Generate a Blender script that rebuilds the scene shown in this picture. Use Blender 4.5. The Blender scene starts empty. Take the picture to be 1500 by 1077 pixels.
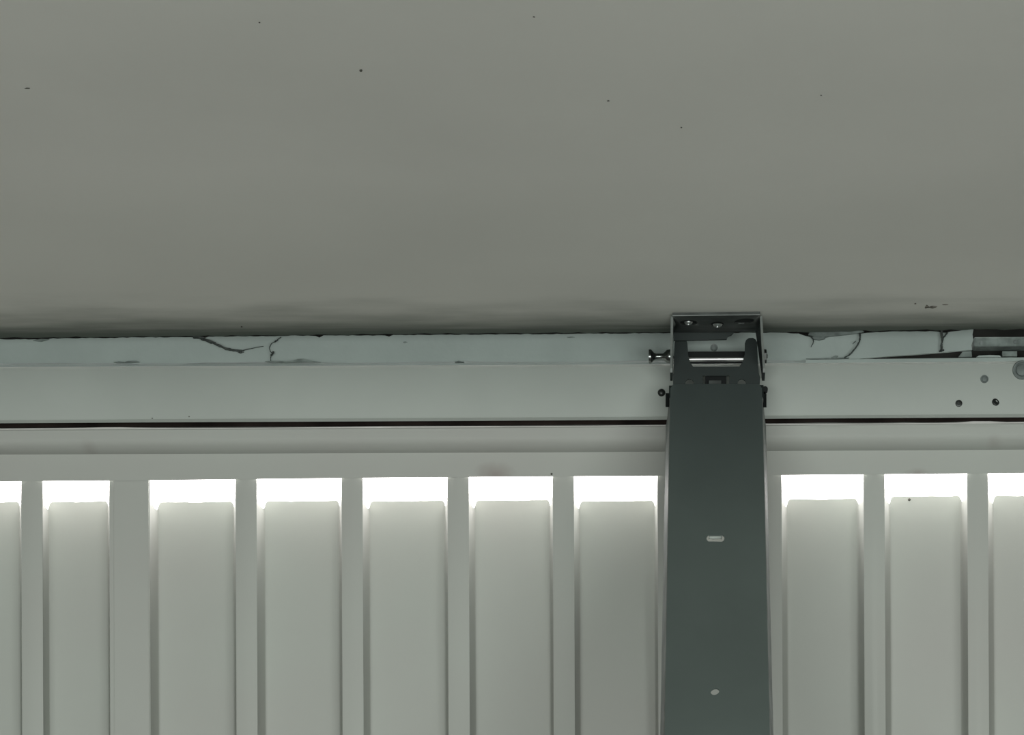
import bpy, bmesh, math, random
from mathutils import Vector, Matrix
random.seed(7)
S = bpy.context.scene
COL = S.collection

# ------------------------------------------------------------------ camera
CAM_Z = 1.75
F, PX, PY, ROLL = 3500.0, 1000.0, 1400.0, 0.0048
cd = bpy.data.cameras.new('camera')
cam = bpy.data.objects.new('camera', cd); COL.objects.link(cam)
cd.sensor_fit = 'HORIZONTAL'; cd.sensor_width = 36.0
cd.lens = F * 36.0 / 1500.0
cd.shift_x = (750 - PX) / 1500.0
cd.shift_y = (PY - 538.5) / 1500.0
cd.clip_start = 0.02
cam.matrix_world = (Matrix.Translation((0, 0, CAM_Z)) @ Matrix.Rotation(math.pi/2, 4, 'X')
                    @ Matrix.Rotation(-ROLL, 4, 'Z'))
S.camera = cam

# ------------------------------------------------------------------ sky, added fill lamp, exposure
W = bpy.data.worlds.new('overcast_sky'); S.world = W; W.use_nodes = True
bg = W.node_tree.nodes['Background']
bg.inputs[0].default_value = (1.0, 0.962, 0.95, 1); bg.inputs[1].default_value = 9.0
ld = bpy.data.lights.new('added_fill_light', 'AREA')  # fill light added behind the viewer, its source unseen
ld.shape = 'RECTANGLE'; ld.size = 2.3; ld.size_y = 0.62; ld.energy = 45.0; ld.color = (0.955, 1.0, 0.965)
lamp = bpy.data.objects.new('added_fill_light', ld); COL.objects.link(lamp)
lamp.location = (0.25, -1.10, 1.45); lamp.rotation_euler = (math.pi/2, 0, 0)
S.view_settings.view_transform = 'Standard'; S.view_settings.look = 'None'
S.view_settings.gamma = 1.0; S.view_settings.exposure = 0.0
S.view_settings.use_curve_mapping = False

# ------------------------------------------------------------------ helpers
def ray(px, py):
    a, b = (px - PX) / F, (PY - py) / F
    c, s = math.cos(ROLL), math.sin(ROLL)
    return Vector((a*c + b*s, 1.0, -a*s + b*c))
def at(px, py, Y):
    d = ray(px, py) * Y
    return Vector((d.x, d.y, d.z + CAM_Z))
def on_plane(px, py, p0, n):
    o = Vector((0, 0, CAM_Z)); d = ray(px, py)
    return o + d * ((p0 - o).dot(n) / d.dot(n))

def mat(name, col, rough=0.6, metal=0.0, mottle=0.06, scale=9.0, bump=0.0, bscale=180.0, stain=None, spec=0.5, stretch=(1, 1, 1)):
    m = bpy.data.materials.new(name); m.use_nodes = True
    nt = m.node_tree; b = nt.nodes['Principled BSDF']
    b.inputs['Roughness'].default_value = rough; b.inputs['Metallic'].default_value = metal
    b.inputs['Specular IOR Level'].default_value = spec
    tc = nt.nodes.new('ShaderNodeTexCoord')
    mp = nt.nodes.new('ShaderNodeMapping'); mp.inputs['Scale'].default_value = stretch
    nt.links.new(tc.outputs['Object'], mp.inputs['Vector'])
    ns = nt.nodes.new('ShaderNodeTexNoise'); ns.inputs['Scale'].default_value = scale
    ns.inputs['Detail'].default_value = 5; nt.links.new(mp.outputs[0], ns.inputs['Vector'])
    rp = nt.nodes.new('ShaderNodeValToRGB')
    c2 = stain or tuple(max(0, c * (1 - 2*mottle)) for c in col)
    rp.color_ramp.elements[0].position = 0.3; rp.color_ramp.elements[0].color = (*c2, 1)
    rp.color_ramp.elements[1].position = 0.7; rp.color_ramp.elements[1].color = (*[min(1, c*(1+mottle)) for c in col], 1)
    nt.links.new(ns.outputs['Fac'], rp.inputs[0]); nt.links.new(rp.outputs[0], b.inputs['Base Color'])
    if bump:
        n2 = nt.nodes.new('ShaderNodeTexNoise'); n2.inputs['Scale'].default_value = bscale
        n2.inputs['Detail'].default_value = 3; nt.links.new(tc.outputs['Object'], n2.inputs['Vector'])
        bp = nt.nodes.new('ShaderNodeBump'); bp.inputs['Strength'].default_value = bump
        bp.inputs['Distance'].default_value = 0.002
        nt.links.new(n2.outputs['Fac'], bp.inputs['Height']); nt.links.new(bp.outputs[0], b.inputs['Normal'])
    return m

def edge_shade(m, y0, y1, col):      # shade along the ceiling edge, painted into the plaster colour with a noisy border
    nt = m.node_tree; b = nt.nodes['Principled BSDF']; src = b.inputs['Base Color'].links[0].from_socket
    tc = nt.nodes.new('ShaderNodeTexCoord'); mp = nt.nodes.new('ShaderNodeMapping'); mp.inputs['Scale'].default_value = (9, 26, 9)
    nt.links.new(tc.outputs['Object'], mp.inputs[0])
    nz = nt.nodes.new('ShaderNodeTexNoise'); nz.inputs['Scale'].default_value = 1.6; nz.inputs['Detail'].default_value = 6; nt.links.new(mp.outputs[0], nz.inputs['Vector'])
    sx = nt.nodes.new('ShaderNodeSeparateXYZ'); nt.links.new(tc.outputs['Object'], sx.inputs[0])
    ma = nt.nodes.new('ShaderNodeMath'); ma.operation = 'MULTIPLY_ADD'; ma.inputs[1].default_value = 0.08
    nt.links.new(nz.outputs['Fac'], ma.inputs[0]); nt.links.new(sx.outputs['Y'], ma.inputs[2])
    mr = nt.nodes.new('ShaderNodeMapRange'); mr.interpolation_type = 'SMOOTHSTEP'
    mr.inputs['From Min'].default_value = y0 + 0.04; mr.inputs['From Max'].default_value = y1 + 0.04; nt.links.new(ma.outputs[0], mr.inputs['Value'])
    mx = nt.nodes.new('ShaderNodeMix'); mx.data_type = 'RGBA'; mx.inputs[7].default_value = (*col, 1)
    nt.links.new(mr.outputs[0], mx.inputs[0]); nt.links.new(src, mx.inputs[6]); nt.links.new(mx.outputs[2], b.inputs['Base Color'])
M = dict(
    ceil=mat('ceiling_plaster', (0.70, 0.695, 0.645), 0.9, mottle=0.03, scale=5, bump=0.06, bscale=60, spec=0.2),
    header=mat('bluish_plaster_paint', (0.335, 0.385, 0.365), 0.85, mottle=0.07, scale=14, bump=0.3, bscale=90, spec=0.25),
    frame=mat('frame_paint', (0.435, 0.470, 0.437), 0.55, mottle=0.03, scale=12, bump=0.1, bscale=60, spec=0.3),
    door=mat('door_paint', (0.452, 0.476, 0.440), 0.6, mottle=0.02, scale=7, stain=(0.448, 0.452, 0.424), bump=0.08, bscale=40, spec=0.3),
    timber=mat('gap_shade_lintel', (0.022, 0.022, 0.02), 0.95, mottle=0.2, scale=30, spec=0.1),  # near black paints the shade inside the gaps around the strip
    exterior=mat('exterior_render', (0.75, 0.73, 0.70), 0.9, mottle=0.04, spec=0.2),
    seam_shade=mat('seam_shade_black', (0.020, 0.014, 0.012), 0.9, mottle=0.3, scale=40, spec=0.15),
    rail=mat('dark_grey_rail_paint', (0.175, 0.215, 0.207), 0.45, metal=0.6, mottle=0.06, scale=10, spec=0.5),
    yoke=mat('charcoal_yoke_paint', (0.028, 0.037, 0.035), 0.6, mottle=0.08, scale=30, spec=0.3),
    galv=mat('galvanised_steel', (0.36, 0.38, 0.37), 0.42, metal=0.85, mottle=0.12, scale=60),
    dullsteel=mat('dull_dark_steel', (0.085, 0.095, 0.09), 0.5, metal=0.6, mottle=0.25, scale=70),
    edge=mat('bright_cut_steel', (0.42, 0.45, 0.43), 0.5, metal=0.3, mottle=0.1, scale=80),
    chrome=mat('bright_zinc', (0.80, 0.81, 0.80), 0.3, metal=0.9, mottle=0.04, scale=60),
    black=mat('black_plastic', (0.010, 0.012, 0.012), 0.7, spec=0.2, mottle=0.1, scale=50),
    boltgrey=mat('painted_bolt_grey', (0.17, 0.20, 0.19), 0.6, metal=0.2, mottle=0.15, scale=200),
    boltdark=mat('dark_bolt_steel', (0.05, 0.055, 0.052), 0.4, metal=0.6, mottle=0.2, scale=200),
    boltsteel=mat('shiny_bolt_steel', (0.30, 0.32, 0.31), 0.25, metal=0.95, mottle=0.3, scale=250),
    daylit=mat('painted_daylight_edge', (0.66, 0.65, 0.62), 0.6, mottle=0.12, scale=30),
    railside=mat('rail_side_painted_sheen', (0.24, 0.26, 0.25), 0.65, metal=0.35, mottle=0.15, scale=40),
    sealant=mat('old_filler', (0.26, 0.30, 0.285), 0.9, mottle=0.05, scale=20, spec=0.15),
    web=mat('dusty_cobweb', (0.06, 0.07, 0.065), 0.95, mottle=0.3, scale=300, spec=0.05),
    websoft=mat('pale_cobweb', (0.25, 0.28, 0.27), 0.95, mottle=0.2, scale=300, spec=0.05),
    flake=mat('loose_paint', (0.20, 0.235, 0.22), 0.9, mottle=0.2, scale=150, spec=0.1),
    speck=mat('dirt_speck', (0.14, 0.14, 0.12), 0.9, mottle=0.2, scale=200, spec=0.1),
    stain=mat('brown_dirt', (0.24, 0.225, 0.195), 0.9, mottle=0.4, scale=200, spec=0.1),
    wall=mat('side_wall_brick_dark', (0.07, 0.065, 0.06), 0.9, mottle=0.03, spec=0.2),
    floor=mat('concrete', (0.055, 0.055, 0.052), 0.9, mottle=0.1, scale=6, bump=0.2, spec=0.2),
    pane=mat('frosted_pane', (0.8, 0.82, 0.8), 0.3, mottle=0.01),
)

edge_shade(M['ceil'], 1.380, 1.512, (0.155, 0.175, 0.152))
def link(name, me, m, parent=None):
    o = bpy.data.objects.new(name, me); COL.objects.link(o)
    me.materials.append(m)
    if parent is not None:
        o.parent = parent
        o.matrix_parent_inverse = parent.matrix_world.inverted()
    return o
def finish(name, bm, m, parent=None, smooth=False):
    bmesh.ops.recalc_face_normals(bm, faces=bm.faces)
    me = bpy.data.meshes.new(name); bm.to_mesh(me); bm.free()
    if smooth:
        for p in me.polygons: p.use_smooth = True
        if hasattr(me, 'set_sharp_from_angle'): me.set_sharp_from_angle(angle=math.radians(40))
    return link(name, me, m, parent)
def tag(o, label=None, cat=None, group=None, kind=None):
    if label: o['label'] = label
    if cat: o['category'] = cat
    if group: o['group'] = group
    if kind: o['kind'] = kind
    return o
def empty(name, loc):
    o = bpy.data.objects.new(name, None); COL.objects.link(o); o.location = loc
    o.empty_display_size = 0.02
    o.matrix_world = Matrix.Translation(loc)
    return o
def hexa(bm, p):      # p: 8 points, bottom four then top four (same order)
    v = [bm.verts.new(q) for q in p]
    for f in ((0,1,2,3),(7,6,5,4),(0,4,5,1),(1,5,6,2),(2,6,7,3),(3,7,4,0)):
        bm.faces.new([v[i] for i in f])
def box(bm, x0, x1, y0, y1, z0, z1):
    hexa(bm, [(x0,y0,z0),(x1,y0,z0),(x1,y1,z0),(x0,y1,z0),(x0,y0,z1),(x1,y0,z1),(x1,y1,z1),(x0,y1,z1)])
def bevel(bm, w, seg=2):
    bmesh.ops.bevel(bm, geom=list(bm.edges), offset=w, segments=seg, affect='EDGES', profile=0.5)
def plate(outer, holes, off):   # flat sheet with real holes; off = thickness vector
    bm = bmesh.new(); loops = []
    for lp in [outer] + list(holes):
        vs = [bm.verts.new(p) for p in lp]
        loops.append(vs)
        for i in range(len(vs)): bm.edges.new((vs[i], vs[(i+1) % len(vs)]))
    bmesh.ops.triangle_fill(bm, use_beauty=True, use_dissolve=False, edges=list(bm.edges))
    front = list(bm.faces)
    mp = {}
    for vs in loops:
        for v in vs: mp[v] = bm.verts.new(v.co + off)
    for f in front: bm.faces.new([mp[v] for v in reversed(f.verts)])
    for vs in loops:
        for i in range(len(vs)):
            a, b = vs[i], vs[(i+1) % len(vs)]
            bm.faces.new((a, b, mp[b], mp[a]))
    return bm
def ring(cx, cy, rx, ry, n=20, rot=0.0):
    return [(cx + rx*math.cos(2*math.pi*i/n)*math.cos(rot) - ry*math.sin(2*math.pi*i/n)*math.sin(rot),
             cy + rx*math.cos(2*math.pi*i/n)*math.sin(rot) + ry*math.sin(2*math.pi*i/n)*math.cos(rot)) for i in range(n)]
def lathe(bm, prof, origin, axis, n=24, cap=True):   # prof: (distance along axis, radius)
    axis = Vector(axis).normalized()
    u = axis.orthogonal().normalized(); w = axis.cross(u)
    rings = []
    for d, r in prof:
        c = Vector(origin) + axis*d
        rings.append([bm.verts.new(c + (u*math.cos(2*math.pi*i/n) + w*math.sin(2*math.pi*i/n))*max(r, 1e-5)) for i in range(n)])
    for a, b in zip(rings, rings[1:]):
        for i in range(n): bm.faces.new((a[i], a[(i+1)%n], b[(i+1)%n], b[i]))
    if cap:
        bm.faces.new(rings[0]); bm.faces.new(list(reversed(rings[-1])))
def tube(bm, pts, radii, n=7):
    rings = []
    for i, p in enumerate(pts):
        t = (pts[min(i+1, len(pts)-1)] - pts[max(i-1, 0)]).normalized()
        u = t.cross(Vector((0, 1, 0.01))).normalized(); w = t.cross(u)
        rings.append([bm.verts.new(p + (u*math.cos(2*math.pi*k/n) + w*math.sin(2*math.pi*k/n))*radii[i]) for k in range(n)])
    for a, b in zip(rings, rings[1:]):
        for k in range(n): bm.faces.new((a[k], a[(k+1)%n], b[(k+1)%n], b[k]))
    bm.faces.new(rings[0]); bm.faces.new(list(reversed(rings[-1])))
def lerp_line(pts, x):
    for (xa, ya), (xb, yb) in zip(pts, pts[1:]):
        if x <= xb or (xb, yb) == pts[-1]:
            return ya + (yb - ya) * (x - xa) / (xb - xa)

# ------------------------------------------------------------------ depth layers (metres from the camera)
Y_FRAME, Y_BOARD, Y_BACK, Y_OUT = 1.5450, 1.5550, 1.5710, 1.5790
Y_RIB, Y_PAN = 1.5752, 1.5940
XL, XR = -1.55, 1.45            # garage side walls
YB = -1.2                      # back wall

# ------------------------------------------------------------------ ceiling
EDGE = [(-600, 500.0), (0, 495.0), (150, 494.0), (280, 492.6), (400, 491.4), (640, 489.0), (900, 487.4), (980, 487.0),
        (1120, 486.0), (1180, 487.0), (1320, 484.0), (1424, 483.0), (2100, 479.5)]
Y_CEDGE, Y_FLAT, SMAX = 1.546, 1.415, 0.21
CURVE = [0.0]
for i in range(200):
    u = min(1.0, (i+0.5)/200/0.65); CURVE.append(CURVE[-1] + SMAX*u*u*(3-2*u)*(Y_CEDGE-Y_FLAT)/200)
RISE = CURVE[-1]
def curl(t): return CURVE[int(round(max(0.0, min(1.0, t))*200))] / RISE
zflat = at(1050, 487, Y_CEDGE).z - RISE
def edge_z(x):
    px = PX + (x / Y_CEDGE) * F
    n = (math.sin(px*0.071) + math.sin(px*0.163+1.3)*0.7 + math.sin(px*0.37+0.4)*0.5) * 0.00013
    return at(px, lerp_line(EDGE, px), Y_CEDGE).z + n
xs = [XL] + [-0.62 + i*0.005 for i in range(int((0.34+0.62)/0.005)+1)] + [XR]
ys = [YB, -0.5, 0.4, 0.9, 1.2] + [Y_FLAT + (Y_CEDGE - Y_FLAT)*i/20 for i in range(21)]
bm = bmesh.new(); grid = []
for x in xs:
    ze = edge_z(min(max(x, -0.6), 0.33)); col = []
    for y in ys:
        t = max(0.0, (y - Y_FLAT) / (Y_CEDGE - Y_FLAT))
        z = zflat + (ze - zflat) * curl(t)
        y2 = y
        if t >= 1: y2 = y + (math.sin(x*310)+math.sin(x*811+1))*0.0007
        col.append(bm.verts.new((x, y2, z)))
    col.append(bm.verts.new((x, Y_CEDGE + 0.0012, ze + 0.004)))
    col.append(bm.verts.new((x, Y_CEDGE, zflat + 0.14)))
    col.append(bm.verts.new((x, YB, zflat + 0.14)))
    grid.append(col)
for a, b in zip(grid, grid[1:]):
    n = len(a)
    for j in range(n): bm.faces.new((a[j], a[(j+1) % n], b[(j+1) % n], b[j]))
bm.faces.new(grid[0]); bm.faces.new(list(reversed(grid[-1])))
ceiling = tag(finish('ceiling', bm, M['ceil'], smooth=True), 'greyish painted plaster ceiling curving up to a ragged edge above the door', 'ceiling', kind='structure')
o_c = Vector((0, 0, CAM_Z))
def on_ceiling(px, py, drop=0.0):
    d = ray(px, py); k = (zflat - drop - CAM_Z) / d.z
    p = o_c + d*k
    for _ in range(8):
        t = max(0.0, (p.y - Y_FLAT) / (Y_CEDGE - Y_FLAT))
        z = zflat + (edge_z(p.x) - zflat) * curl(t) - drop
        p = o_c + d * ((z - CAM_Z)/d.z)
    return p
# specks and smudge on the ceiling
def blot(name, px, py, rx, ry, m, seed):
    r = random.Random(seed); bm = bmesh.new()
    c = on_ceiling(px, py, 0.0006)
    vs = []
    n = 11
    for i in range(n):
        a = 2*math.pi*i/n; k = r.uniform(0.55, 1.1)
        q = on_ceiling(px + rx*k*math.cos(a), py + ry*k*math.sin(a), 0.00005)
        vs.append(bm.verts.new(q))
    cv = bm.verts.new(c)
    for i in range(n): bm.faces.new((vs[i], vs[(i+1) % n], cv))
    back = bm.verts.new(c + Vector((0, 0, 0.0012)))
    for i in range(n): bm.faces.new((vs[(i+1) % n], vs[i], back))
    return finish(name, bm, m, ceiling)
for i, (px, py, rx, ry) in enumerate([(528.5, 103.5, 2.4, 2.6), (380, 33, 1.6, 1.4), (891, 148, 1.8, 1.1), (998, 187, 1.6, 1.2),
                                      (1203, 140, 1.6, 1.2), (40, 129.5, 4.5, 0.9), (782, 25, 2, 1), (354, 479, 1.8, 1.4)]):
    blot('speck', px, py, rx, ry, M['speck'], i)
for i, (px, py, rx, ry, m) in enumerate([(1358, 449.5, 4, 3.0, 'stain'), (1367, 450, 7, 2.2, 'stain'), (1385, 446.5, 5, 0.9, 'stain'), (1341, 445, 2, 1.4, 'stain')]):
    blot('smudge', px, py, rx, ry, M[m], 40+i)

# ------------------------------------------------------------------ room shell
bm = bmesh.new(); box(bm, XL-0.1, XR+0.1, YB-0.1, Y_PAN+0.05, -0.1, 0.0)
tag(finish('floor', bm, M['floor']), 'bare grey concrete garage floor under the hanging rail', 'floor', kind='structure')
ztop = zflat + 0.14
for nm, x0, x1, lb in (('wall_left', XL-0.1, XL, 'plain plastered side wall left of the door'), ('wall_right', XR, XR+0.1, 'plain plastered side wall right of the door')):
    bm = bmesh.new(); box(bm, x0, x1, YB-0.1, Y_OUT, 0, ztop)
    tag(finish(nm, bm, M['wall']), lb, 'wall', kind='structure')
bm = bmesh.new()
box(bm, XL, -0.95, YB-0.1, YB, 0, ztop); box(bm, 1.45, XR, YB-0.1, YB, 0, ztop)
box(bm, -0.95, XR, YB-0.1, YB, 0, 1.10); box(bm, -0.95, XR, YB-0.1, YB, 1.80, ztop)
tag(finish('wall_back', bm, M['wall']), 'plastered back wall around the added window behind the viewer', 'wall', kind='structure')
win = empty('added_window_1', (0.25, YB, 1.10)); tag(win, 'unseen window added behind the viewer to go with the fill light', 'window', kind='structure')  # unseen window, added to carry the fill light
bm = bmesh.new(); box(bm, -0.95, XR, YB-0.06, YB-0.04, 1.10, 1.80); finish('pane', bm, M['pane'], win)
bm = bmesh.new()
for x0, x1, z0, z1 in ((-0.95, -0.90, 1.10, 1.80), (XR-0.05, XR, 1.10, 1.80), (-0.90, XR-0.05, 1.10, 1.15), (-0.90, XR-0.05, 1.75, 1.80), (0.225, 0.275, 1.15, 1.75)):
    box(bm, x0, x1, YB-0.04, YB, z0, z1)
finish('window_frame', bm, M['wall'], win)

# door opening extents
DL, DR = -1.12, 0.93
# outside ground
bm = bmesh.new(); box(bm, -8, 8, Y_PAN+0.05, 12, -0.1, -0.02)
tag(finish('ground', bm, M['floor']), 'pale concrete driveway outside beyond the door', 'ground', kind='structure')
# front wall: lintel blackened as gap shade inside, rendered face outside, piers beside the door
zseam = at(750, 617, Y_FRAME).z
wf = empty('wall_front', (0, Y_BACK, zseam)); tag(wf, 'front wall of dark lintel and side piers around the garage door', 'wall', kind='structure')
bm = bmesh.new(); box(bm, XL, XR, Y_BACK, Y_OUT-0.003, zseam-0.012, ztop+0.06); tag(finish('lintel', bm, M['timber'], wf), 'lintel painted near black for the shade in the gaps')
bm = bmesh.new(); box(bm, XL, XR, Y_OUT-0.003, Y_OUT, zseam-0.012, ztop+0.25); tag(finish('outer_render', bm, M['exterior'], wf), 'pale outside render')
for x0, x1 in ((XL, DL), (DR, XR)):
    bm = bmesh.new(); box(bm, x0, x1, Y_FRAME+0.03, Y_PAN+0.02, 0, zseam-0.012); finish('pier', bm, M['wall'], wf)

# ------------------------------------------------------------------ cracked header strip
PEXT = (-560, 1424)
top = []; r = random.Random(3)
x = -560.0
TOPL = [(-560, 503.0), (0, 497.0), (50, 497.2), (66, 499.0), (72, 496.0), (120, 495.4), (250, 494.0), (286, 494.0), (297, 496.5), (304, 493.2),
        (400, 492.6), (440, 491.5), (464, 492.2), (468, 494.8), (472, 491.5), (568, 491.6), (572, 494.5), (576, 491), (640, 490.5), (700, 490.2),
        (900, 488.6), (985, 488), (1120, 487.5), (1160, 488), (1170, 489), (1182, 493), (1200, 495.5), (1212, 494.5), (1228, 491.5), (1262, 489.0),
        (1275, 487), (1310, 485.5), (1370, 485.6), (1384, 487.5), (1398, 485.0), (1412, 484), (1426, 482.5)]
px = -2200.0
while px < 1426:
    top.append((px, lerp_line(TOPL, px) + r.uniform(-0.45, 0.55)))
    px += 6 if px > -20 else 40
top.append((1426, 482.5))
end = [(1424.5, 490), (1425.5, 498), (1423, 506), (1424, 512.5)]
bot = [(1395, 515), (1340, 519.5), (1300, 522), (1262, 525.5), (1240, 530), (1235, 541), (700, 545), (0, 549), (-560, 552), (-2200, 561)]
outl = [at(a, b, Y_BOARD) for a, b in top + end + bot]
bm = plate(outl, [], Vector((0, 0.0022, 0)))
strip = tag(finish('trim_2', bm, M['header']), 'cracked bluish grey plaster strip between ceiling and white door frame', 'trim', kind='structure')
# far right piece of the strip (outside the frame)
# sealant bead along the bottom of the strip
bm = bmesh.new(); secs = []
BT = [(-560, 540.2), (0, 536.5), (320, 535.0), (640, 534.0), (980, 532.5), (1140, 531.0), (1500, 528.2), (1900, 526)]
for i in range(100):
    px = -2200 + i*(1240+2200)/99
    yb = lerp_line(BT, px)
    hgt = 3.4 + 0.8*math.sin(px*0.021) + 0.5*math.sin(px*0.083+1)
    if px > 1150: hgt *= max(0.3, (1260-px)/110)
    secs.append([bm.verts.new(at(px, yb+3, Y_FRAME+0.004)), bm.verts.new(at(px, yb-hgt*0.35, Y_FRAME+0.0045)),
                 bm.verts.new(at(px, yb-hgt, Y_BOARD-0.0002)), bm.verts.new(at(px, yb+3, Y_BOARD-0.0002))])
for a, b in zip(secs, secs[1:]):
    for j in range(4): bm.faces.new((a[j], a[(j+1)%4], b[(j+1)%4], b[j]))
bm.faces.new(secs[0]); bm.faces.new(list(reversed(secs[-1])))
finish('sealant_bead', bm, M['sealant'], strip, smooth=True)
def flake(px_pts, Y, m, depth=0.0014, tilt=0.0, parent=strip, name='paint_flake'):
    bm = plate([at(a, b, Y - tilt*(b - px_pts[0][1])) for a, b in px_pts], [], Vector((0, depth, 0)))
    return finish(name, bm, m, parent)
flake([(388, 529.6), (399, 528.6), (420, 529.2), (430, 528), (436, 526), (444, 525.6), (452, 527), (458, 528.6), (470, 530.6), (452, 530.3), (420, 531.2), (396, 530.6)], 1.5496, M['flake'])
flake([(166, 530.6), (174, 529.2), (182, 530.2), (188, 528.8), (200, 528.6), (204, 530.2), (192, 531.4), (172, 531.6)], 1.5496, M['flake'])
flake([(666, 530.2), (672, 528.6), (680, 530.6), (672, 531.2)], 1.5496, M['flake'])
flake([(48, 499), (60, 496.5), (72, 497), (60, 500.3)], 1.5538, M['flake'])
flake([(830, 493.8), (838, 492.8), (842, 494.0), (834, 494.8)], 1.5544, M['flake'])
flake([(590, 501.0), (594, 500.2), (597, 501.4), (592, 502.4)], 1.5544, M['flake'])
# torn flakes right of the bracket
tag(flake([(1186, 486.8), (1212, 485.6), (1226, 485.4), (1240, 483.8), (1262, 483.6), (1266, 486.2), (1250, 489.2), (1226, 491.8), (1208, 493.6), (1197, 493.2), (1184, 490.4)], 1.5510, M['flake'], tilt=-0.0001), 'torn loose paint edge hanging from the ceiling line')
flake([(1190, 493.2), (1200, 491.8), (1208, 493.8), (1209, 496.2), (1200, 498.2), (1192, 497)], 1.5506, M['flake'])
flake([(1218, 523.4), (1224, 520.8), (1228, 521.4), (1225, 524.6), (1219, 525.4)], 1.5526, M['flake'])
flake([(1181, 525.6), (1210, 524.4), (1244, 523.4), (1243, 525.0), (1210, 526.4)], 1.5530, M['flake'])

# ------------------------------------------------------------------ door frame head
frame = empty('trim_1', at(750, 574, Y_FRAME)); tag(frame, 'wide pale painted steel frame head above the garage door', 'trim', kind='structure')
BB = [(-560, 621.5), (0, 619.0), (260, 617.4), (640, 615.7), (980, 613.8), (1140, 612.2), (1500, 610.2), (1900, 608)]
bm = bmesh.new(); secs = []
prof = [(0, 0.026), (0, 0.0032), (0.0008, 0.0012), (0.003, 0.0), (-0.004, 0.0), (-0.0015, 0.0009), (0, 0.0035), (-0.016, 0.0050), (-0.016, 0.0255)]
for i in range(81):
    px = -2200 + i*(2950+2200)/80
    zt = at(px, lerp_line(BT, px), Y_FRAME+0.001); zb = at(px, lerp_line(BB, px), Y_FRAME+0.001)
    sec = []
    for k, (dz, dy) in enumerate(prof):
        base = zt if k < 4 else zb
        sec.append(bm.verts.new((zt.x, Y_FRAME + dy, base.z - (dz if k < 4 else dz))))
    secs.append(sec)
for a, b in zip(secs, secs[1:]):
    for j in range(len(prof)): bm.faces.new((a[j], a[(j+1)%len(prof)], b[(j+1)%len(prof)], b[j]))
bm.faces.new(secs[0]); bm.faces.new(list(reversed(secs[-1])))
finish('frame_face', bm, M['frame'], frame, smooth=True)
# raised back lip on the right part of the head
bm = bmesh.new()
hexa(bm, [at(1180, 534, 1.5490), at(2900, 521.5, 1.5490), at(2900, 521.5, 1.5516), at(1180, 534, 1.5516),
          at(1180, 527.0, 1.5490), at(2900, 509.2, 1.5490), at(2900, 509.2, 1.5516), at(1180, 527.0, 1.5516)])
finish('back_lip', bm, M['header'], frame)
def screw_head(name, px, py, rpx, m, parent, Y=Y_FRAME, style='dome', axis=(0, -1, 0)):
    c = at(px, py, Y); rr = rpx / F * Y; bm = bmesh.new()
    if style == 'dome':
        prof = [(-0.004, rr*0.45), (-0.0002, rr*0.5), (-0.0002, rr), (rr*0.25, rr), (rr*0.55, rr*0.82), (rr*0.75, rr*0.5), (rr*0.8, rr*0.05)]
    elif style == 'rim':
        prof = [(-0.0002, rr), (rr*0.10, rr), (rr*0.16, rr*0.93), (rr*0.16, rr*0.80), (rr*0.03, rr*0.74), (rr*0.03, rr*0.68), (rr*0.22, rr*0.62), (rr*0.30, rr*0.45), (rr*0.32, rr*0.05)]
    else:
        prof = [(-0.0002, rr), (rr*0.3, rr), (rr*0.4, rr*0.85), (rr*0.4, rr*0.55), (rr*0.15, rr*0.5), (rr*0.15, rr*0.05)]
    lathe(bm, prof, c, axis, 24)
    return finish(name, bm, m, parent, smooth=True)
tag(screw_head('screw', 969, 575.5, 5.6, M['boltdark'], frame), 'near black domed screw head beside the rail')
screw_head('bolt', 1497, 542.5, 14.0, M['boltgrey'], frame, style='rim')
screw_head('screw', 1442, 555.5, 6.0, M['boltgrey'], frame, style='rim')
tag(screw_head('screw', 1404.5, 591.3, 5.0, M['boltdark'], frame, style='socket'), 'dark socket screw')
tag(screw_head('screw', 1458.3, 589.5, 5.4, M['boltdark'], frame, style='socket', axis=(0.35, -1, 0.3)), 'dark socket screw, a little tilted')
for px, py in ((277, 610.4), (223, 613)):
    bm = bmesh.new(); c = at(px, py, Y_FRAME-0.0001); lathe(bm, [(0, 0.0004), (0.0004, 0.0003)], c, (0, -1, 0), 7); finish('speck', bm, M['speck'], frame)

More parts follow.
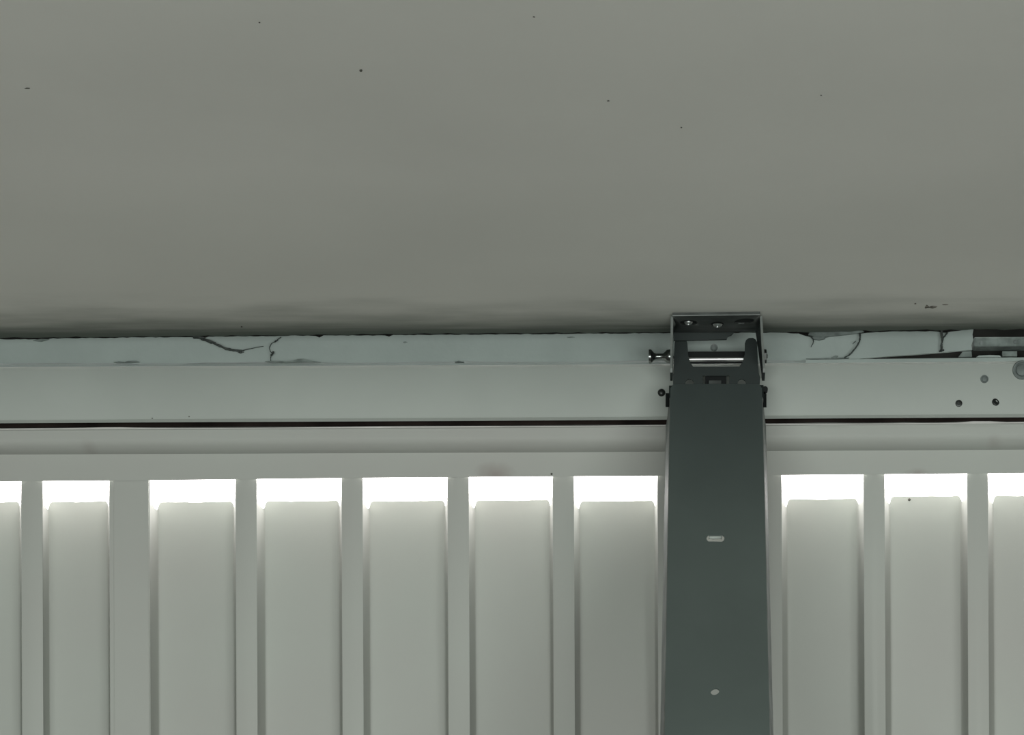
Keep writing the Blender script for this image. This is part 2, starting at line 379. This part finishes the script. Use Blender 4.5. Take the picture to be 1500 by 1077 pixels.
# ------------------------------------------------------------------ garage door
door = empty('door_1', (0, Y_RIB, 0)); tag(door, 'pale grey ribbed metal up-and-over garage door with daylight at its top', 'door', kind='structure')
RT = [(-560, 631.0), (0, 627.2), (380, 625.3), (640, 624.0), (980, 621.6), (1140, 620.2), (1500, 617.6), (1900, 615)]     # top edge
RM = [(-560, 668.0), (0, 665.0), (380, 663.6), (800, 661.8), (1140, 659.8), (1500, 657.8), (1900, 656)]                    # step
RB = [(-560, 709.0), (62, 705.2), (219, 704.0), (375, 702.2), (531, 700.4), (686, 699.2), (840, 698.2), (1144, 696.4), (1295, 695.2), (1446, 693.8), (1900, 690.5)]
pxs = [-1500, -560] + [-500 + 25*i for i in range(101)] + [2150, 3000]
bm = bmesh.new(); secs = []
for px in pxs:
    dent = 0.0
    for c0, w0, a0 in ((1430, 26, 1.3), (170, 30, 0.7), (1205, 30, 0.9), (1320, 14, 0.8), (600, 60, 0.5)):
        dent += a0*math.exp(-((px-c0)/w0)**2)
    yt = lerp_line(RT, px) ; ym = lerp_line(RM, px)
    pts = [at(px, yt, 1.5720)]
    pts = [(px, yt - dent*0.6, 1.5712), (px, yt - dent, 1.5625), (px, yt+1.2 - dent*0.5, 1.5602), (px, yt+4.0, 1.5593), (px, yt+9, 1.5597),
           (px, yt+(ym-yt)*0.42, 1.5596), (px, yt+(ym-yt)*0.56, 1.5602), (px, yt+(ym-yt)*0.70, 1.5620), (px, yt+(ym-yt)*0.82, 1.5645),
           (px, yt+(ym-yt)*0.92, 1.5670), (px, ym, 1.5702), (px, ym+1, 1.5712)]
    secs.append([bm.verts.new(at(a, b, c)) for a, b, c in pts])
for a, b in zip(secs, secs[1:]):
    for j in range(len(a)): bm.faces.new((a[j], a[(j+1)%len(a)], b[(j+1)%len(a)], b[j]))
bm.faces.new(secs[0]); bm.faces.new(list(reversed(secs[-1])))
tube_bm = bm
bm = bmesh.new(); secs = []
for px in pxs:
    secs.append([bm.verts.new(at(px, lerp_line(RM, px)-6, 1.5714)), bm.verts.new(at(px, lerp_line(RB, px), 1.5714)),
                 bm.verts.new(at(px, lerp_line(RB, px), 1.5740)), bm.verts.new(at(px, lerp_line(RM, px)-6, 1.5740))])
for a, b in zip(secs, secs[1:]):
    for j in range(4): bm.faces.new((a[j], a[(j+1)%4], b[(j+1)%4], b[j]))
bm.faces.new(secs[0]); bm.faces.new(list(reversed(secs[-1])))
def stained(base, marks, col):
    m = base.copy(); nt = m.node_tree; b = nt.nodes['Principled BSDF']
    src = b.inputs['Base Color'].links[0].from_socket; tc = nt.nodes.new('ShaderNodeTexCoord')
    for c, rx, rz, k in marks:
        mp = nt.nodes.new('ShaderNodeMapping'); mp.inputs['Scale'].default_value = (1/rx, 1/0.05, 1/rz)
        mp.inputs['Location'].default_value = (-c.x/rx, -c.y/0.05, -c.z/rz)
        nz = nt.nodes.new('ShaderNodeTexNoise'); nz.inputs['Scale'].default_value = 120; nt.links.new(tc.outputs['Object'], nz.inputs['Vector'])
        ad = nt.nodes.new('ShaderNodeVectorMath'); ad.operation = 'MULTIPLY_ADD'; ad.inputs[1].default_value = (0.7, 0, 0.7)
        nt.links.new(nz.outputs['Color'], ad.inputs[0]); nt.links.new(mp.outputs[0], ad.inputs[2])
        nt.links.new(tc.outputs['Object'], mp.inputs['Vector'])
        gr = nt.nodes.new('ShaderNodeTexGradient'); gr.gradient_type = 'SPHERICAL'; nt.links.new(ad.outputs[0], gr.inputs[0])
        mu = nt.nodes.new('ShaderNodeMath'); mu.operation = 'MULTIPLY'; mu.inputs[1].default_value = k; mu.use_clamp = True
        nt.links.new(gr.outputs['Fac'], mu.inputs[0])
        mx = nt.nodes.new('ShaderNodeMix'); mx.data_type = 'RGBA'; pass
        mx.inputs[7].default_value = (*col, 1)
        nt.links.new(mu.outputs[0], mx.inputs[0]); nt.links.new(src, mx.inputs[6]); src = mx.outputs[2]
    nt.links.new(src, b.inputs['Base Color'])
    return m
px2m = 1.572/F
M['flange'] = stained(M['door'], [(at(737, 688, 1.5714), 34*px2m, 18*px2m, 1.1), (at(1352, 690, 1.5714), 22*px2m, 8*px2m, 0.7)], (0.34, 0.31, 0.29))
M['tube'] = stained(M['door'], [(at(134, 652, 1.560), 14*px2m, 16*px2m, 0.6), (at(1462, 642, 1.560), 14*px2m, 12*px2m, 0.5)], (0.36, 0.34, 0.32))
finish('top_flange', bm, M['flange'], door); finish('top_tube', tube_bm, M['tube'], door, smooth=True)
bm = bmesh.new(); secs = []
for px in pxs:
    h = 1.5 + 0.5*math.sin(px*0.013) + 2.2*math.exp(-((px-1435)/24)**2) + 0.8*math.exp(-((px-165)/30)**2)  # pale strip paints leaking daylight along the edge, thicker at the bright spots
    y0 = lerp_line(RT, px)
    secs.append([bm.verts.new(at(px, y0+2.6, 1.5590)), bm.verts.new(at(px, y0+2.4-h, 1.5590)), bm.verts.new(at(px, y0+2.0-h, 1.5606)), bm.verts.new(at(px, y0+2.6, 1.5606))])
for a, b in zip(secs, secs[1:]):
    for j in range(4): bm.faces.new((a[j], a[(j+1)%4], b[(j+1)%4], b[j]))
bm.faces.new(secs[0]); bm.faces.new(list(reversed(secs[-1])))
tag(finish('edge_strip', bm, M['daylit'], door), 'pale strip painted as daylight along the door top')
bm = bmesh.new(); lathe(bm, [(-0.0001, 0.0008), (0.0005, 0.0005), (0.0006, 0.0001)], at(808, 694.5, 1.5714), (0, -1, 0), 7); finish('paint_chip', bm, M['speck'], door)
bm = bmesh.new()
hexa(bm, [at(-1500, 650, 1.5665), at(3000, 634, 1.5665), at(3000, 634, 1.5708), at(-1500, 650, 1.5708),
          at(-1500, 602, 1.5665), at(3000, 578, 1.5665), at(3000, 578, 1.5708), at(-1500, 602, 1.5708)])
finish('seam_shade_strip', bm, M['seam_shade'], door)  # near black strip painting the shade inside the seam

# ribbed sheet: (left front edge, left web width, right web width, right front edge, shift at the foot of the frame, top of the recessed face)
PANS = [[62, 10, 2.5, 160, 0.2, 735], [219, 13.5, 4, 345, 0.2, 735.5], [375.7, 13, 5, 500.3, 0.3, 734], [531, 11, 5.5, 655.5, 1.2, 734],
        [686.5, 10, 6, 809.5, 1.6, 733], [840.5, 9, 6, 963, 1.6, 734], [1144.8, 8, 9, 1265, 2.6, 731], [1295.5, 8.5, 9.5, 1416.8, 2.8, 727], [1447, 8, 9.5, 1567, 3.2, 726]]
PANS.insert(6, [992.5, 8.5, 7.5, 1115, 2.1, 733])
x = 62 - 157.0
while x > -1330: PANS.insert(0, [x, 14, 3, x+126, 0.2, 736]); x -= 157.0
x = 1447 + 151.0
while x < 2900: PANS.append([x, 7, 10, x+121, 3.2, 726]); x += 151.0
def front_pts(px, sh):     # top and floor point of a fold on the rib plane
    t = at(px, lerp_line(RB, px)-6, Y_RIB); b = at(px+sh-1.75, 1077, Y_RIB)
    return t, b
floor_z = 0.002
def drop_line(p, Y=None):
    q = Vector(p); q.z = floor_z; return q
TH = 0.0009
def sheet(cols, m, name):   # cols: list of (top point, bottom point); gives the strip a thickness
    bm = bmesh.new(); fr = []; bk = []
    for t, b in cols:
        mid = [t, t.lerp(b, 0.012), t.lerp(b, 0.03), t.lerp(b, 0.08), t.lerp(b, 0.25), b]
        fr.append([bm.verts.new(p) for p in mid]); bk.append([bm.verts.new(p + Vector((0, TH, 0))) for p in mid])
    n = len(fr[0])
    for a, b in zip(fr, fr[1:]):
        for j in range(n-1): bm.faces.new((a[j], a[j+1], b[j+1], b[j]))
    for a, b in zip(bk, bk[1:]):
        for j in range(n-1): bm.faces.new((b[j], b[j+1], a[j+1], a[j]))
    for k in range(len(fr)-1):
        bm.faces.new((fr[k][0], fr[k+1][0], bk[k+1][0], bk[k][0]))
        bm.faces.new((fr[k][-1], fr[k+1][-1], bk[k+1][-1], bk[k][-1]))
    for k in (0, -1):
        for j in range(n-1): bm.faces.new((fr[k][j], fr[k][j+1], bk[k][j+1], bk[k][j]))
    return finish(name, bm, m, door, smooth=True)
prev = None
for k, (a, wl, wr, b, sh, ty) in enumerate(PANS):
    if a < 1000: wr *= 0.72; wl *= 0.93
    wob = random.Random(k)
    la, lb = front_pts(a, sh); ra, rb = front_pts(b, sh)
    lb = Vector((lb.x, Y_RIB, floor_z)); rb = Vector((rb.x, Y_RIB, floor_z))
    cols = [(la, lb)]
    # recessed face, slightly wavy top cut, rounded folds
    xa, xb = a + wl, b - wr
    def back(px, py, Y=Y_PAN):
        t = at(px, py, Y); return t, Vector((t.x, Y, floor_z))
    fx = [(a + wl*0.08, ty-14, Y_RIB+0.0018), (a + wl*0.22, ty-1, Y_RIB+0.0050), (a + wl*0.52, ty+8, Y_PAN-0.0080), (a + wl*0.84, ty+11.5, Y_PAN-0.0030), (xa-0.4, ty+9.5, Y_PAN-0.0009), (xa+0.4, ty+6.0, Y_PAN-0.0004), (xa+1.8, ty+2.4, Y_PAN-0.0001), (xa+4.5, ty+0.3, Y_PAN)]
    for f_ in range(1, 9):
        u = f_/9; fx.append((xa+4.5 + (xb-xa-8)*u, ty + 1.1*math.sin(u*math.pi)*wob.uniform(0.2, 1.2) + wob.uniform(-0.25, 0.25) - 0.8*u, Y_PAN + 0.0006*math.sin(u*math.pi)))
    fx += [(xb-3.5, ty-0.8, Y_PAN), (xb-1.2, ty+1.4, Y_PAN-0.0001), (xb, ty+4.0, Y_PAN-0.0006), (b - wr*0.75, ty+8, Y_PAN-0.0030), (b - wr*0.45, ty+3, Y_PAN-0.0085), (b - wr*0.12, ty-10, Y_RIB+0.0020)]
    for q in fx:
        t, bb = back(*q)
        bb.x += (sh-1.75)/F*Y_PAN
        cols.append((t, bb))
    cols.append((ra, rb))
    sheet(cols, M['door'], 'recessed_panel')
    if prev is not None:
        p_t, p_b = prev
        w = (la - p_t)
        cc = []
        n = 7
        wide = w.length > 0.022
        for i in range(n):
            u = i/(n-1)
            bow = -0.0006*math.sin(u*math.pi) if not wide else -0.0004*math.sin(u*math.pi)
            low = -0.016*math.sin(u*math.pi)**2 if 1280 < a < 1300 else (-0.006*math.sin(u*math.pi)**2 if a > 900 else 0.0)
            cc.append((p_t.lerp(la, u) + Vector((0, bow, 0)), p_b.lerp(lb, u) + Vector((0, bow + low, 0))))
        sheet(cc, M['door'], 'rib')
        if wide:      # lapped joint: second sheet edge lying on the rib
            l2 = [(p_t.lerp(la, u) + Vector((0, -0.0010, 0)), p_b.lerp(lb, u) + Vector((0, -0.0012, 0))) for u in (0.12, 0.4, 0.7, 0.98)]
            sheet(l2, M['door'], 'lap_strip')
    prev = (ra, rb)
bm = bmesh.new(); lathe(bm, [(-0.0001, 0.0010), (0.0004, 0.0006), (0.0005, 0.0001)], at(1332, 732, Y_PAN), (0, -1, 0), 7); finish('paint_chip', bm, M['speck'], door)
bm = bmesh.new(); box(bm, DL, DR, Y_RIB-0.02, Y_PAN+0.01, 0, 0.05); finish('bottom_rail', bm, M['door'], door)

# ------------------------------------------------------------------ steel bar in the recess at the right end of the strip
bar = empty('steel_bar', at(1470, 506, 1.5600)); tag(bar, 'grey steel bar in the dark recess at the right end of the strip', 'bar')
bm = bmesh.new(); p = at(1426, 508.5, 1.5600); q = at(1426, 494.5, 1.5600); xe = at(2850, 500, 1.5600).x
box(bm, p.x, xe, 1.5580, Y_BACK, p.z, q.z); bevel(bm, 0.0012, 2); finish('bar_body', bm, M['flake'], bar)
bm = bmesh.new(); p = at(1468.5, 522, 1.5570); q = at(1490, 513.5, 1.5570)
box(bm, p.x, q.x, 1.5572, Y_BACK, p.z, at(1468, 514.5, 1.5570).z); finish('tab', bm, M['flake'], bar)
for px in (1437, 1487):
    bm = bmesh.new(); lathe(bm, [(-0.001, 0.0014), (0.0005, 0.0014), (0.0009, 0.0008), (0.0009, 0.00002)], at(px, 503 if px < 1460 else 501, 1.5580), (0, -1, 0), 12); finish('rivet', bm, M['boltgrey'], bar, smooth=True)
# pale mortar crumbs on top of the frame in the recess
flake([(1430, 523.4), (1434, 521.0), (1450, 520.2), (1464, 520.8), (1467, 523.2)], 1.5525, M['header'], name='mortar_crumb')
flake([(1404, 523.0), (1410, 515.5), (1423, 514.5), (1424, 522.6)], 1.5590, M['flake'], name='mortar_crumb')

# ------------------------------------------------------------------ opener rail
Y_PIN = 1.521
pin_c = at(1049, 523.5, Y_PIN)
rail_dir = Vector((0, -0.637, -0.771)).normalized()
rail_n = Vector((0, -0.771, 0.637)).normalized()
r0 = at(1049, 563, 1.513)                          # top end of the rail face, on its centre line
rail = empty('opener_rail', r0); tag(rail, 'dark grey metal opener rail hanging from the bracket in front of the door', 'rail')
def RP(px, py, n=0.0): return on_plane(px, py, r0 + rail_n*n, rail_n)
def rail_pt(u, s, n): return Vector((r0.x + u, r0.y, r0.z)) + rail_dir*s + rail_n*n
s_end = (r0.z - 0.012) / 0.771 * 1.0
# the rail leans a hair: centre line follows the photograph's two ends
c_top = RP(1049, 600); c_bot = RP(1050.5, 1077)
lean = (c_bot.x - c_top.x) / (c_bot - c_top).length
def rail_pt(u, s, n):
    return Vector((r0.x + u + lean*s, r0.y, r0.z)) + rail_dir*s + rail_n*n
HW, HT, DEP = 0.0289, 0.0316, 0.022
TOPF = [(982, 569), (986, 563), (1005, 562.6), (1093, 562.6), (1112.5, 563), (1116, 569)]
outer = [RP(a, b) for a, b in TOPF]
outer += [rail_pt(HW, 0.03, 0), rail_pt(HW, s_end, 0), rail_pt(-HW, s_end, 0), rail_pt(-HW, 0.03, 0)]
slot = []
for i in range(24):
    a = 2*math.pi*i/24
    slot.append(RP(1048 + (8.5 if math.cos(a) > 0 else -8.5) + 4.8*math.cos(a), 788 + 5.6*math.sin(a)))
hole = [RP(x_, y_) for x_, y_ in ring(1047.3, 1013, 6.6, 5.0, 18, -0.35)]
bm = plate(outer, [slot, hole], rail_n * -0.0012)
finish('rail_face', bm, M['rail'], rail)
for sg, nm in ((-1, 'left'), (1, 'right')):  # sides coloured lighter than the face, painting the door's reflection on them
    bm = bmesh.new(); secs = []
    pr = [(HW-0.0006, -0.0003), (HW+0.0004, -0.0012), (HT, -DEP), (HT+0.0003, -DEP-0.001), (HT-0.0012, -DEP-0.001), (HW-0.0010, -0.0016)]
    for s in (0.012, 0.05, 0.2, 0.5, 1.2, s_end-0.03):
        secs.append([bm.verts.new(rail_pt(sg*u, s, n)) for u, n in pr])
    for a, b in zip(secs, secs[1:]):
        for j in range(len(pr)): bm.faces.new((a[j], a[(j+1)%len(pr)], b[(j+1)%len(pr)], b[j]))
    bm.faces.new(secs[0]); bm.faces.new(list(reversed(secs[-1])))
    tag(finish('side_flange', bm, M['railside'], rail, smooth=True), 'rail side in a lighter tone, painted as the reflected door')
# something pale inside the slot (drive rod end) seen through it
bm = bmesh.new()
c = RP(1048, 787.5, -0.006)
lathe(bm, [(-0.004, 0.0006), (-0.0036, 0.0011), (0.0036, 0.0011), (0.004, 0.0006)], c, (1, 0, 0), 12)
tag(finish('slot_pin', bm, M['frame'], rail, smooth=True), 'small pale pin inside the slot')
bm = bmesh.new()
hexa(bm, [rail_pt(-0.030, s_end-0.10, -0.024), rail_pt(0.030, s_end-0.10, -0.024), rail_pt(0.030, s_end-0.02, -0.024), rail_pt(-0.030, s_end-0.02, -0.024),
          rail_pt(-0.030, s_end-0.10, -0.002), rail_pt(0.030, s_end-0.10, -0.002), rail_pt(0.030, s_end-0.02, -0.002), rail_pt(-0.030, s_end-0.02, -0.002)])
finish('rail_end_block', bm, M['black'], rail)
# yoke plate
ypt = RP(1049, 563, -0.0014)
ydir = (pin_c + Vector((0, -0.0040, 0.002)) - ypt); ydir.x = 0; ydir.normalize()
yn = Vector((0, -ydir.z, ydir.y)).normalized()
if yn.y > 0: yn = -yn
def YP(px, py, n=0.0): return on_plane(px, py, ypt + yn*n, yn)
yout = [(988, 502), (990, 497.5), (994, 495.5), (1001, 495.5), (1005.5, 498.5), (1007, 503), (1008, 520), (1011, 531), (1015.5, 537.3), (1083, 537.3), (1088, 530), (1091, 519),
        (1091, 503), (1093, 498), (1097, 495.2), (1103, 495.0), (1107, 497.5), (1109.2, 502), (1110.2, 530), (1111.5, 546), (1113.5, 553), (1112.5, 572), (986, 572), (986, 549), (987.2, 545), (987.2, 528)]
h1 = [(1029, 550.5), (1068.5, 550.5), (1068, 566), (1030, 566)]
yh = [[YP(a, b) for a, b in h1]] + [[YP(a, b) for a, b in ring(cx, 561.5, 6.2, 6.0, 16)] for cx in (1010, 1086.5)]
bm = plate([YP(a, b) for a, b in yout], yh, yn * -0.0012)
tag(finish('yoke', bm, M['yoke'], rail), 'near black forked end plate')
def pbox(fn, x0, x1, y0, y1, n0, n1):
    bm = bmesh.new()
    hexa(bm, [fn(x0, y1, n0), fn(x1, y1, n0), fn(x1, y1, n1), fn(x0, y1, n1), fn(x0, y0, n0), fn(x1, y0, n0), fn(x1, y0, n1), fn(x0, y0, n1)])
    return bm
finish('latch_block', pbox(YP, 1033, 1064, 549.0, 568, -0.004, -0.012), M['black'], rail)
finish('latch_tab', pbox(YP, 1038.5, 1056.5, 557.5, 566, -0.0032, -0.0010), M['dullsteel'], rail)
# yoke side folds
finish('side_clip', pbox(RP, 975.0, 980.5, 576, 596.5, -0.003, -0.010), M['black'], rail)
bm = pbox(RP, 1118.0, 1122.8, 577, 597, -0.003, -0.010); lathe(bm, [(-0.003, 0.0018), (0.003, 0.0018)], RP(1120.5, 571.5, -0.005), (0, 1, 0), 14)
finish('side_clip', bm, M['black'], rail)
for x0, x1 in ((980.0, 986.5), (1112.5, 1118.5)):
    finish('shoulder', pbox(RP, x0, x1, 565.0 if x0 < 1000 else 564.0, 584, -0.0015, -0.010), M['yoke'], rail)

# ------------------------------------------------------------------ header bracket on the ceiling
br = empty('header_bracket', at(1049, 470, 1.51)); tag(br, 'steel U-shaped header bracket screwed to the ceiling holding the dark rail', 'bracket')
def CE(px, py, drop=0.0): return on_ceiling(px, py, drop)
def ceil_out(pts, drop): return [CE(a, b, drop) for a, b in pts]
pl = [(985, 462.0), (1113.5, 460.4), (1114.5, 484.6), (1076, 486.2), (1068, 487.2), (986, 488.2)]
hl = [ring(1008.5, 472.8, 13.0, 3.9, 20), ring(1051, 475.2, 9.5, 3.9, 20), ring(1090, 470.8, 15.0, 3.9, 20, -0.10)]
bm = plate(ceil_out(pl, 0.0016), [ceil_out(h, 0.0016) for h in hl], Vector((0, 0, 0.0015)))
finish('ceiling_plate', bm, M['dullsteel'], br)
bm = bmesh.new()
p = [CE(985, 462.6, 0.0017), CE(1113.5, 461.0, 0.0017)]; up = Vector((0, -0.0003, 0.0014)); bk = Vector((0, 0.001, 0))
hexa(bm, [p[0], p[1], p[1]+bk, p[0]+bk, p[0]+up, p[1]+up, p[1]+up+bk, p[0]+up+bk])
tag(finish('front_edge', bm, M['edge'], br), 'lighter cut front edge of the plate')
for h in hl:      # black discs painting the shade inside the three holes
    cx = sum(a for a, b in h)/len(h); cy = sum(b for a, b in h)/len(h)
    bm = plate(ceil_out([(cx+(a-cx)*1.03, cy+(b-cy)*1.03) for a, b in h], 0.0007), [], Vector((0, 0, 0.0006)))
    tag(finish('hole_shade', bm, M['black'], br), 'black oval disc painted as the shade in a hole')
for px, py, rr in ((1008.5, 471.5, 0.0026), (1051, 475.0, 0.0030)):
    c = CE(px, py, 0.0007); bm = bmesh.new()
    lathe(bm, [(0, rr), (0.0006, rr), (0.0014, rr*0.75), (0.0016, rr*0.35), (0.0008, rr*0.25), (0.0008, 0.00002)], c, (0, -0.12, -1), 18)
    finish('screw', bm, M['galv'], br, smooth=True)
# back lip folded down, cut away at its right end
c = [CE(987, 487.6, 0.0016), CE(1067, 486.8, 0.0016)]
yb_ = c[0].y
lip = [at(987, 487, yb_), at(1075, 486.4, yb_), at(1072, 490.5, yb_), at(1066, 493.0, yb_), at(1064.5, 497.2, yb_), at(987, 499.0, yb_)]
bm = plate(lip, [], Vector((0, 0.002, 0))); finish('back_lip', bm, M['yoke'], br)
# cheeks
def cheek(xt, xb, w):
    ft = CE(xt, 463.0, 0.0004); bt = CE(xt, 485.5, 0.0004); fb = at(xb, 546, 1.513); mid = at(xb, 540, 1.5105)
    wv = Vector((w/F*1.5, 0, 0)); back = 1.537
    prof = [ft, mid, fb, Vector((fb.x, 1.522, fb.z-0.003)), Vector((fb.x, back-0.004, fb.z)), Vector((fb.x, back, fb.z+0.006)), Vector((ft.x, bt.y, bt.z))]
    bm = plate(prof, [], wv)
    ck = finish('cheek', bm, M['yoke'], br)
    f = Vector((0, -0.0006, 0)); g = Vector((0, 0.0007, 0)); bm = bmesh.new()
    for p, q in ((ft, mid), (mid, fb)):
        hexa(bm, [q+f, q+wv+f, q+wv+g, q+g, p+f, p+wv+f, p+wv+g, p+g])
    tag(finish('cheek_edge', bm, M['edge'], ck), 'bright cut front edge')
cheek(982.5, 981.6, 3.6); cheek(1113.0, 1117.4, 3.4)
# pivot bolt through cheeks and yoke
k = Y_PIN / F
bm = bmesh.new()
ax = at(1049, 523.5, Y_PIN); ax.y += 0.0028
def bx_(px): return (px - 1049) * k
lathe(bm, [(bx_(986), 3.4*k), (bx_(1108), 3.4*k)], ax + Vector((0, 0, -1.3*k)), (1, 0, 0), 20)
finish('pivot_pin', bm, M['chrome'], br, smooth=True)
bm = bmesh.new(); box(bm, at(1003, 523, Y_PIN).x, at(1095, 523, Y_PIN).x, Y_PIN+0.0050, Y_PIN+0.0070, at(1049, 531.5, Y_PIN+0.005).z, at(1049, 515.0, Y_PIN+0.005).z)
finish('spacer_bar', bm, M['black'], br)
bm = bmesh.new()
lathe(bm, [(bx_(949.5), 0.5*k), (bx_(950), 6*k), (bx_(950.5), 10.0*k), (bx_(953.5), 10.4*k), (bx_(955), 9*k), (bx_(958), 5.5*k), (bx_(961), 4.2*k), (bx_(971), 4.2*k),
           (bx_(974), 6.5*k), (bx_(977), 9.5*k), (bx_(982.5), 10.2*k), (bx_(983.4), 10.0*k)], at(1049, 522, Y_PIN), (1, 0, 0), 20)
finish('bolt', bm, M['boltsteel'], br, smooth=True)
bm = bmesh.new(); lathe(bm, [(bx_(1119), 10.0*k), (bx_(1122.5), 10.0*k), (bx_(1123.2), 8*k), (bx_(1123.4), 3*k), (bx_(1124.5), 2.6*k)], at(1049, 522.5, Y_PIN), (1, 0, 0), 6)
finish('nut', bm, M['boltdark'], br)
finish('cheek_clip', pbox(lambda a, b, n: at(a, b, 1.514 - n), 1115.5, 1118.5, 541, 554, 0.0, -0.006), M['black'], br)
# screw in the plaster behind the yoke
tag(screw_head('screw', 1046, 509.5, 5.4, M['boltgrey'], strip, Y=Y_BOARD), 'grey screw head seen through the forked plate')

# ------------------------------------------------------------------ cobwebs
def cobweb(paths, label, grp=None):
    p0 = paths[0][0]
    root = None
    bm = bmesh.new(); bm2 = bmesh.new()
    for pts, r0_, r1_, soft in paths:
        P = []
        # resample with a little wander
        rr = random.Random(int(pts[0][0]))
        for i in range(len(pts)-1):
            for j in range(4):
                u = j/4; P.append((pts[i][0]*(1-u)+pts[i+1][0]*u + rr.uniform(-0.35, 0.35), pts[i][1]*(1-u)+pts[i+1][1]*u + rr.uniform(-0.3, 0.3)))
        P.append(pts[-1])
        n = len(P)
        W3 = [at(a, b, 1.5520 - 0.0016*math.sin(math.pi*i/(n-1))) for i, (a, b) in enumerate(P)]
        k_ = 1.552/F
        rad = [max(0.35, (r0_ + (r1_-r0_)*i/(n-1)) * rr.uniform(0.75, 1.25)) * k_ for i in range(n)]
        tube(bm, W3, rad)
    o = finish('cobweb', bm, M['websoft'] if paths[0][3] else M['web'], smooth=True)
    tag(o, label, 'cobweb', grp)
    return o
cobweb([([(284, 493.5), (292, 494.5), (301, 498), (312, 502), (322, 507), (331, 511), (342, 513.2), (354, 514.2)], 2.6, 1.5, False),
        ([(354, 514.2), (364, 511.5), (376, 509.0), (386, 507.4)], 0.8, 0.4, False), ([(346, 514), (352, 517.5), (357, 516)], 1.0, 0.6, False)],
       'thick dark sagging cobweb strand at the left, under the ceiling edge')
cobweb([([(412, 493.5), (405, 499.5), (398, 503), (394.5, 509), (396, 515), (399, 517.5), (397, 522), (396.5, 530)], 0.7, 0.6, False),
        ([(400.5, 516), (397.5, 520.5)], 1.6, 1.4, False), ([(406.5, 498.5), (402.5, 501)], 1.2, 0.9, False)],
       'thin broken cobweb thread with a small knot, right of the sagging strand')
cobweb([([(1188, 493), (1191.5, 498), (1191, 503), (1188, 508.5)], 1.1, 0.5, False)], 'short cobweb wisp below the torn paint right of the bracket')
cobweb([([(1259, 488), (1260, 494), (1258.5, 501), (1254.5, 508), (1249, 515), (1243, 521), (1237, 524)], 1.3, 1.0, False), ([(1253, 500), (1249, 504)], 0.5, 0.4, False)],
       'long curved cobweb strand slanting across the cracked strip')
cobweb([([(1379.5, 485), (1379, 491), (1380.5, 496), (1379.5, 502), (1379, 508), (1379, 515.5)], 1.7, 1.5, False), ([(1388, 487), (1384, 492), (1380.5, 497)], 1.4, 0.8, False),
        ([(1377, 515), (1382, 513)], 1.2, 1.2, False)],
       'dark upright forked cobweb near the right end of the strip')
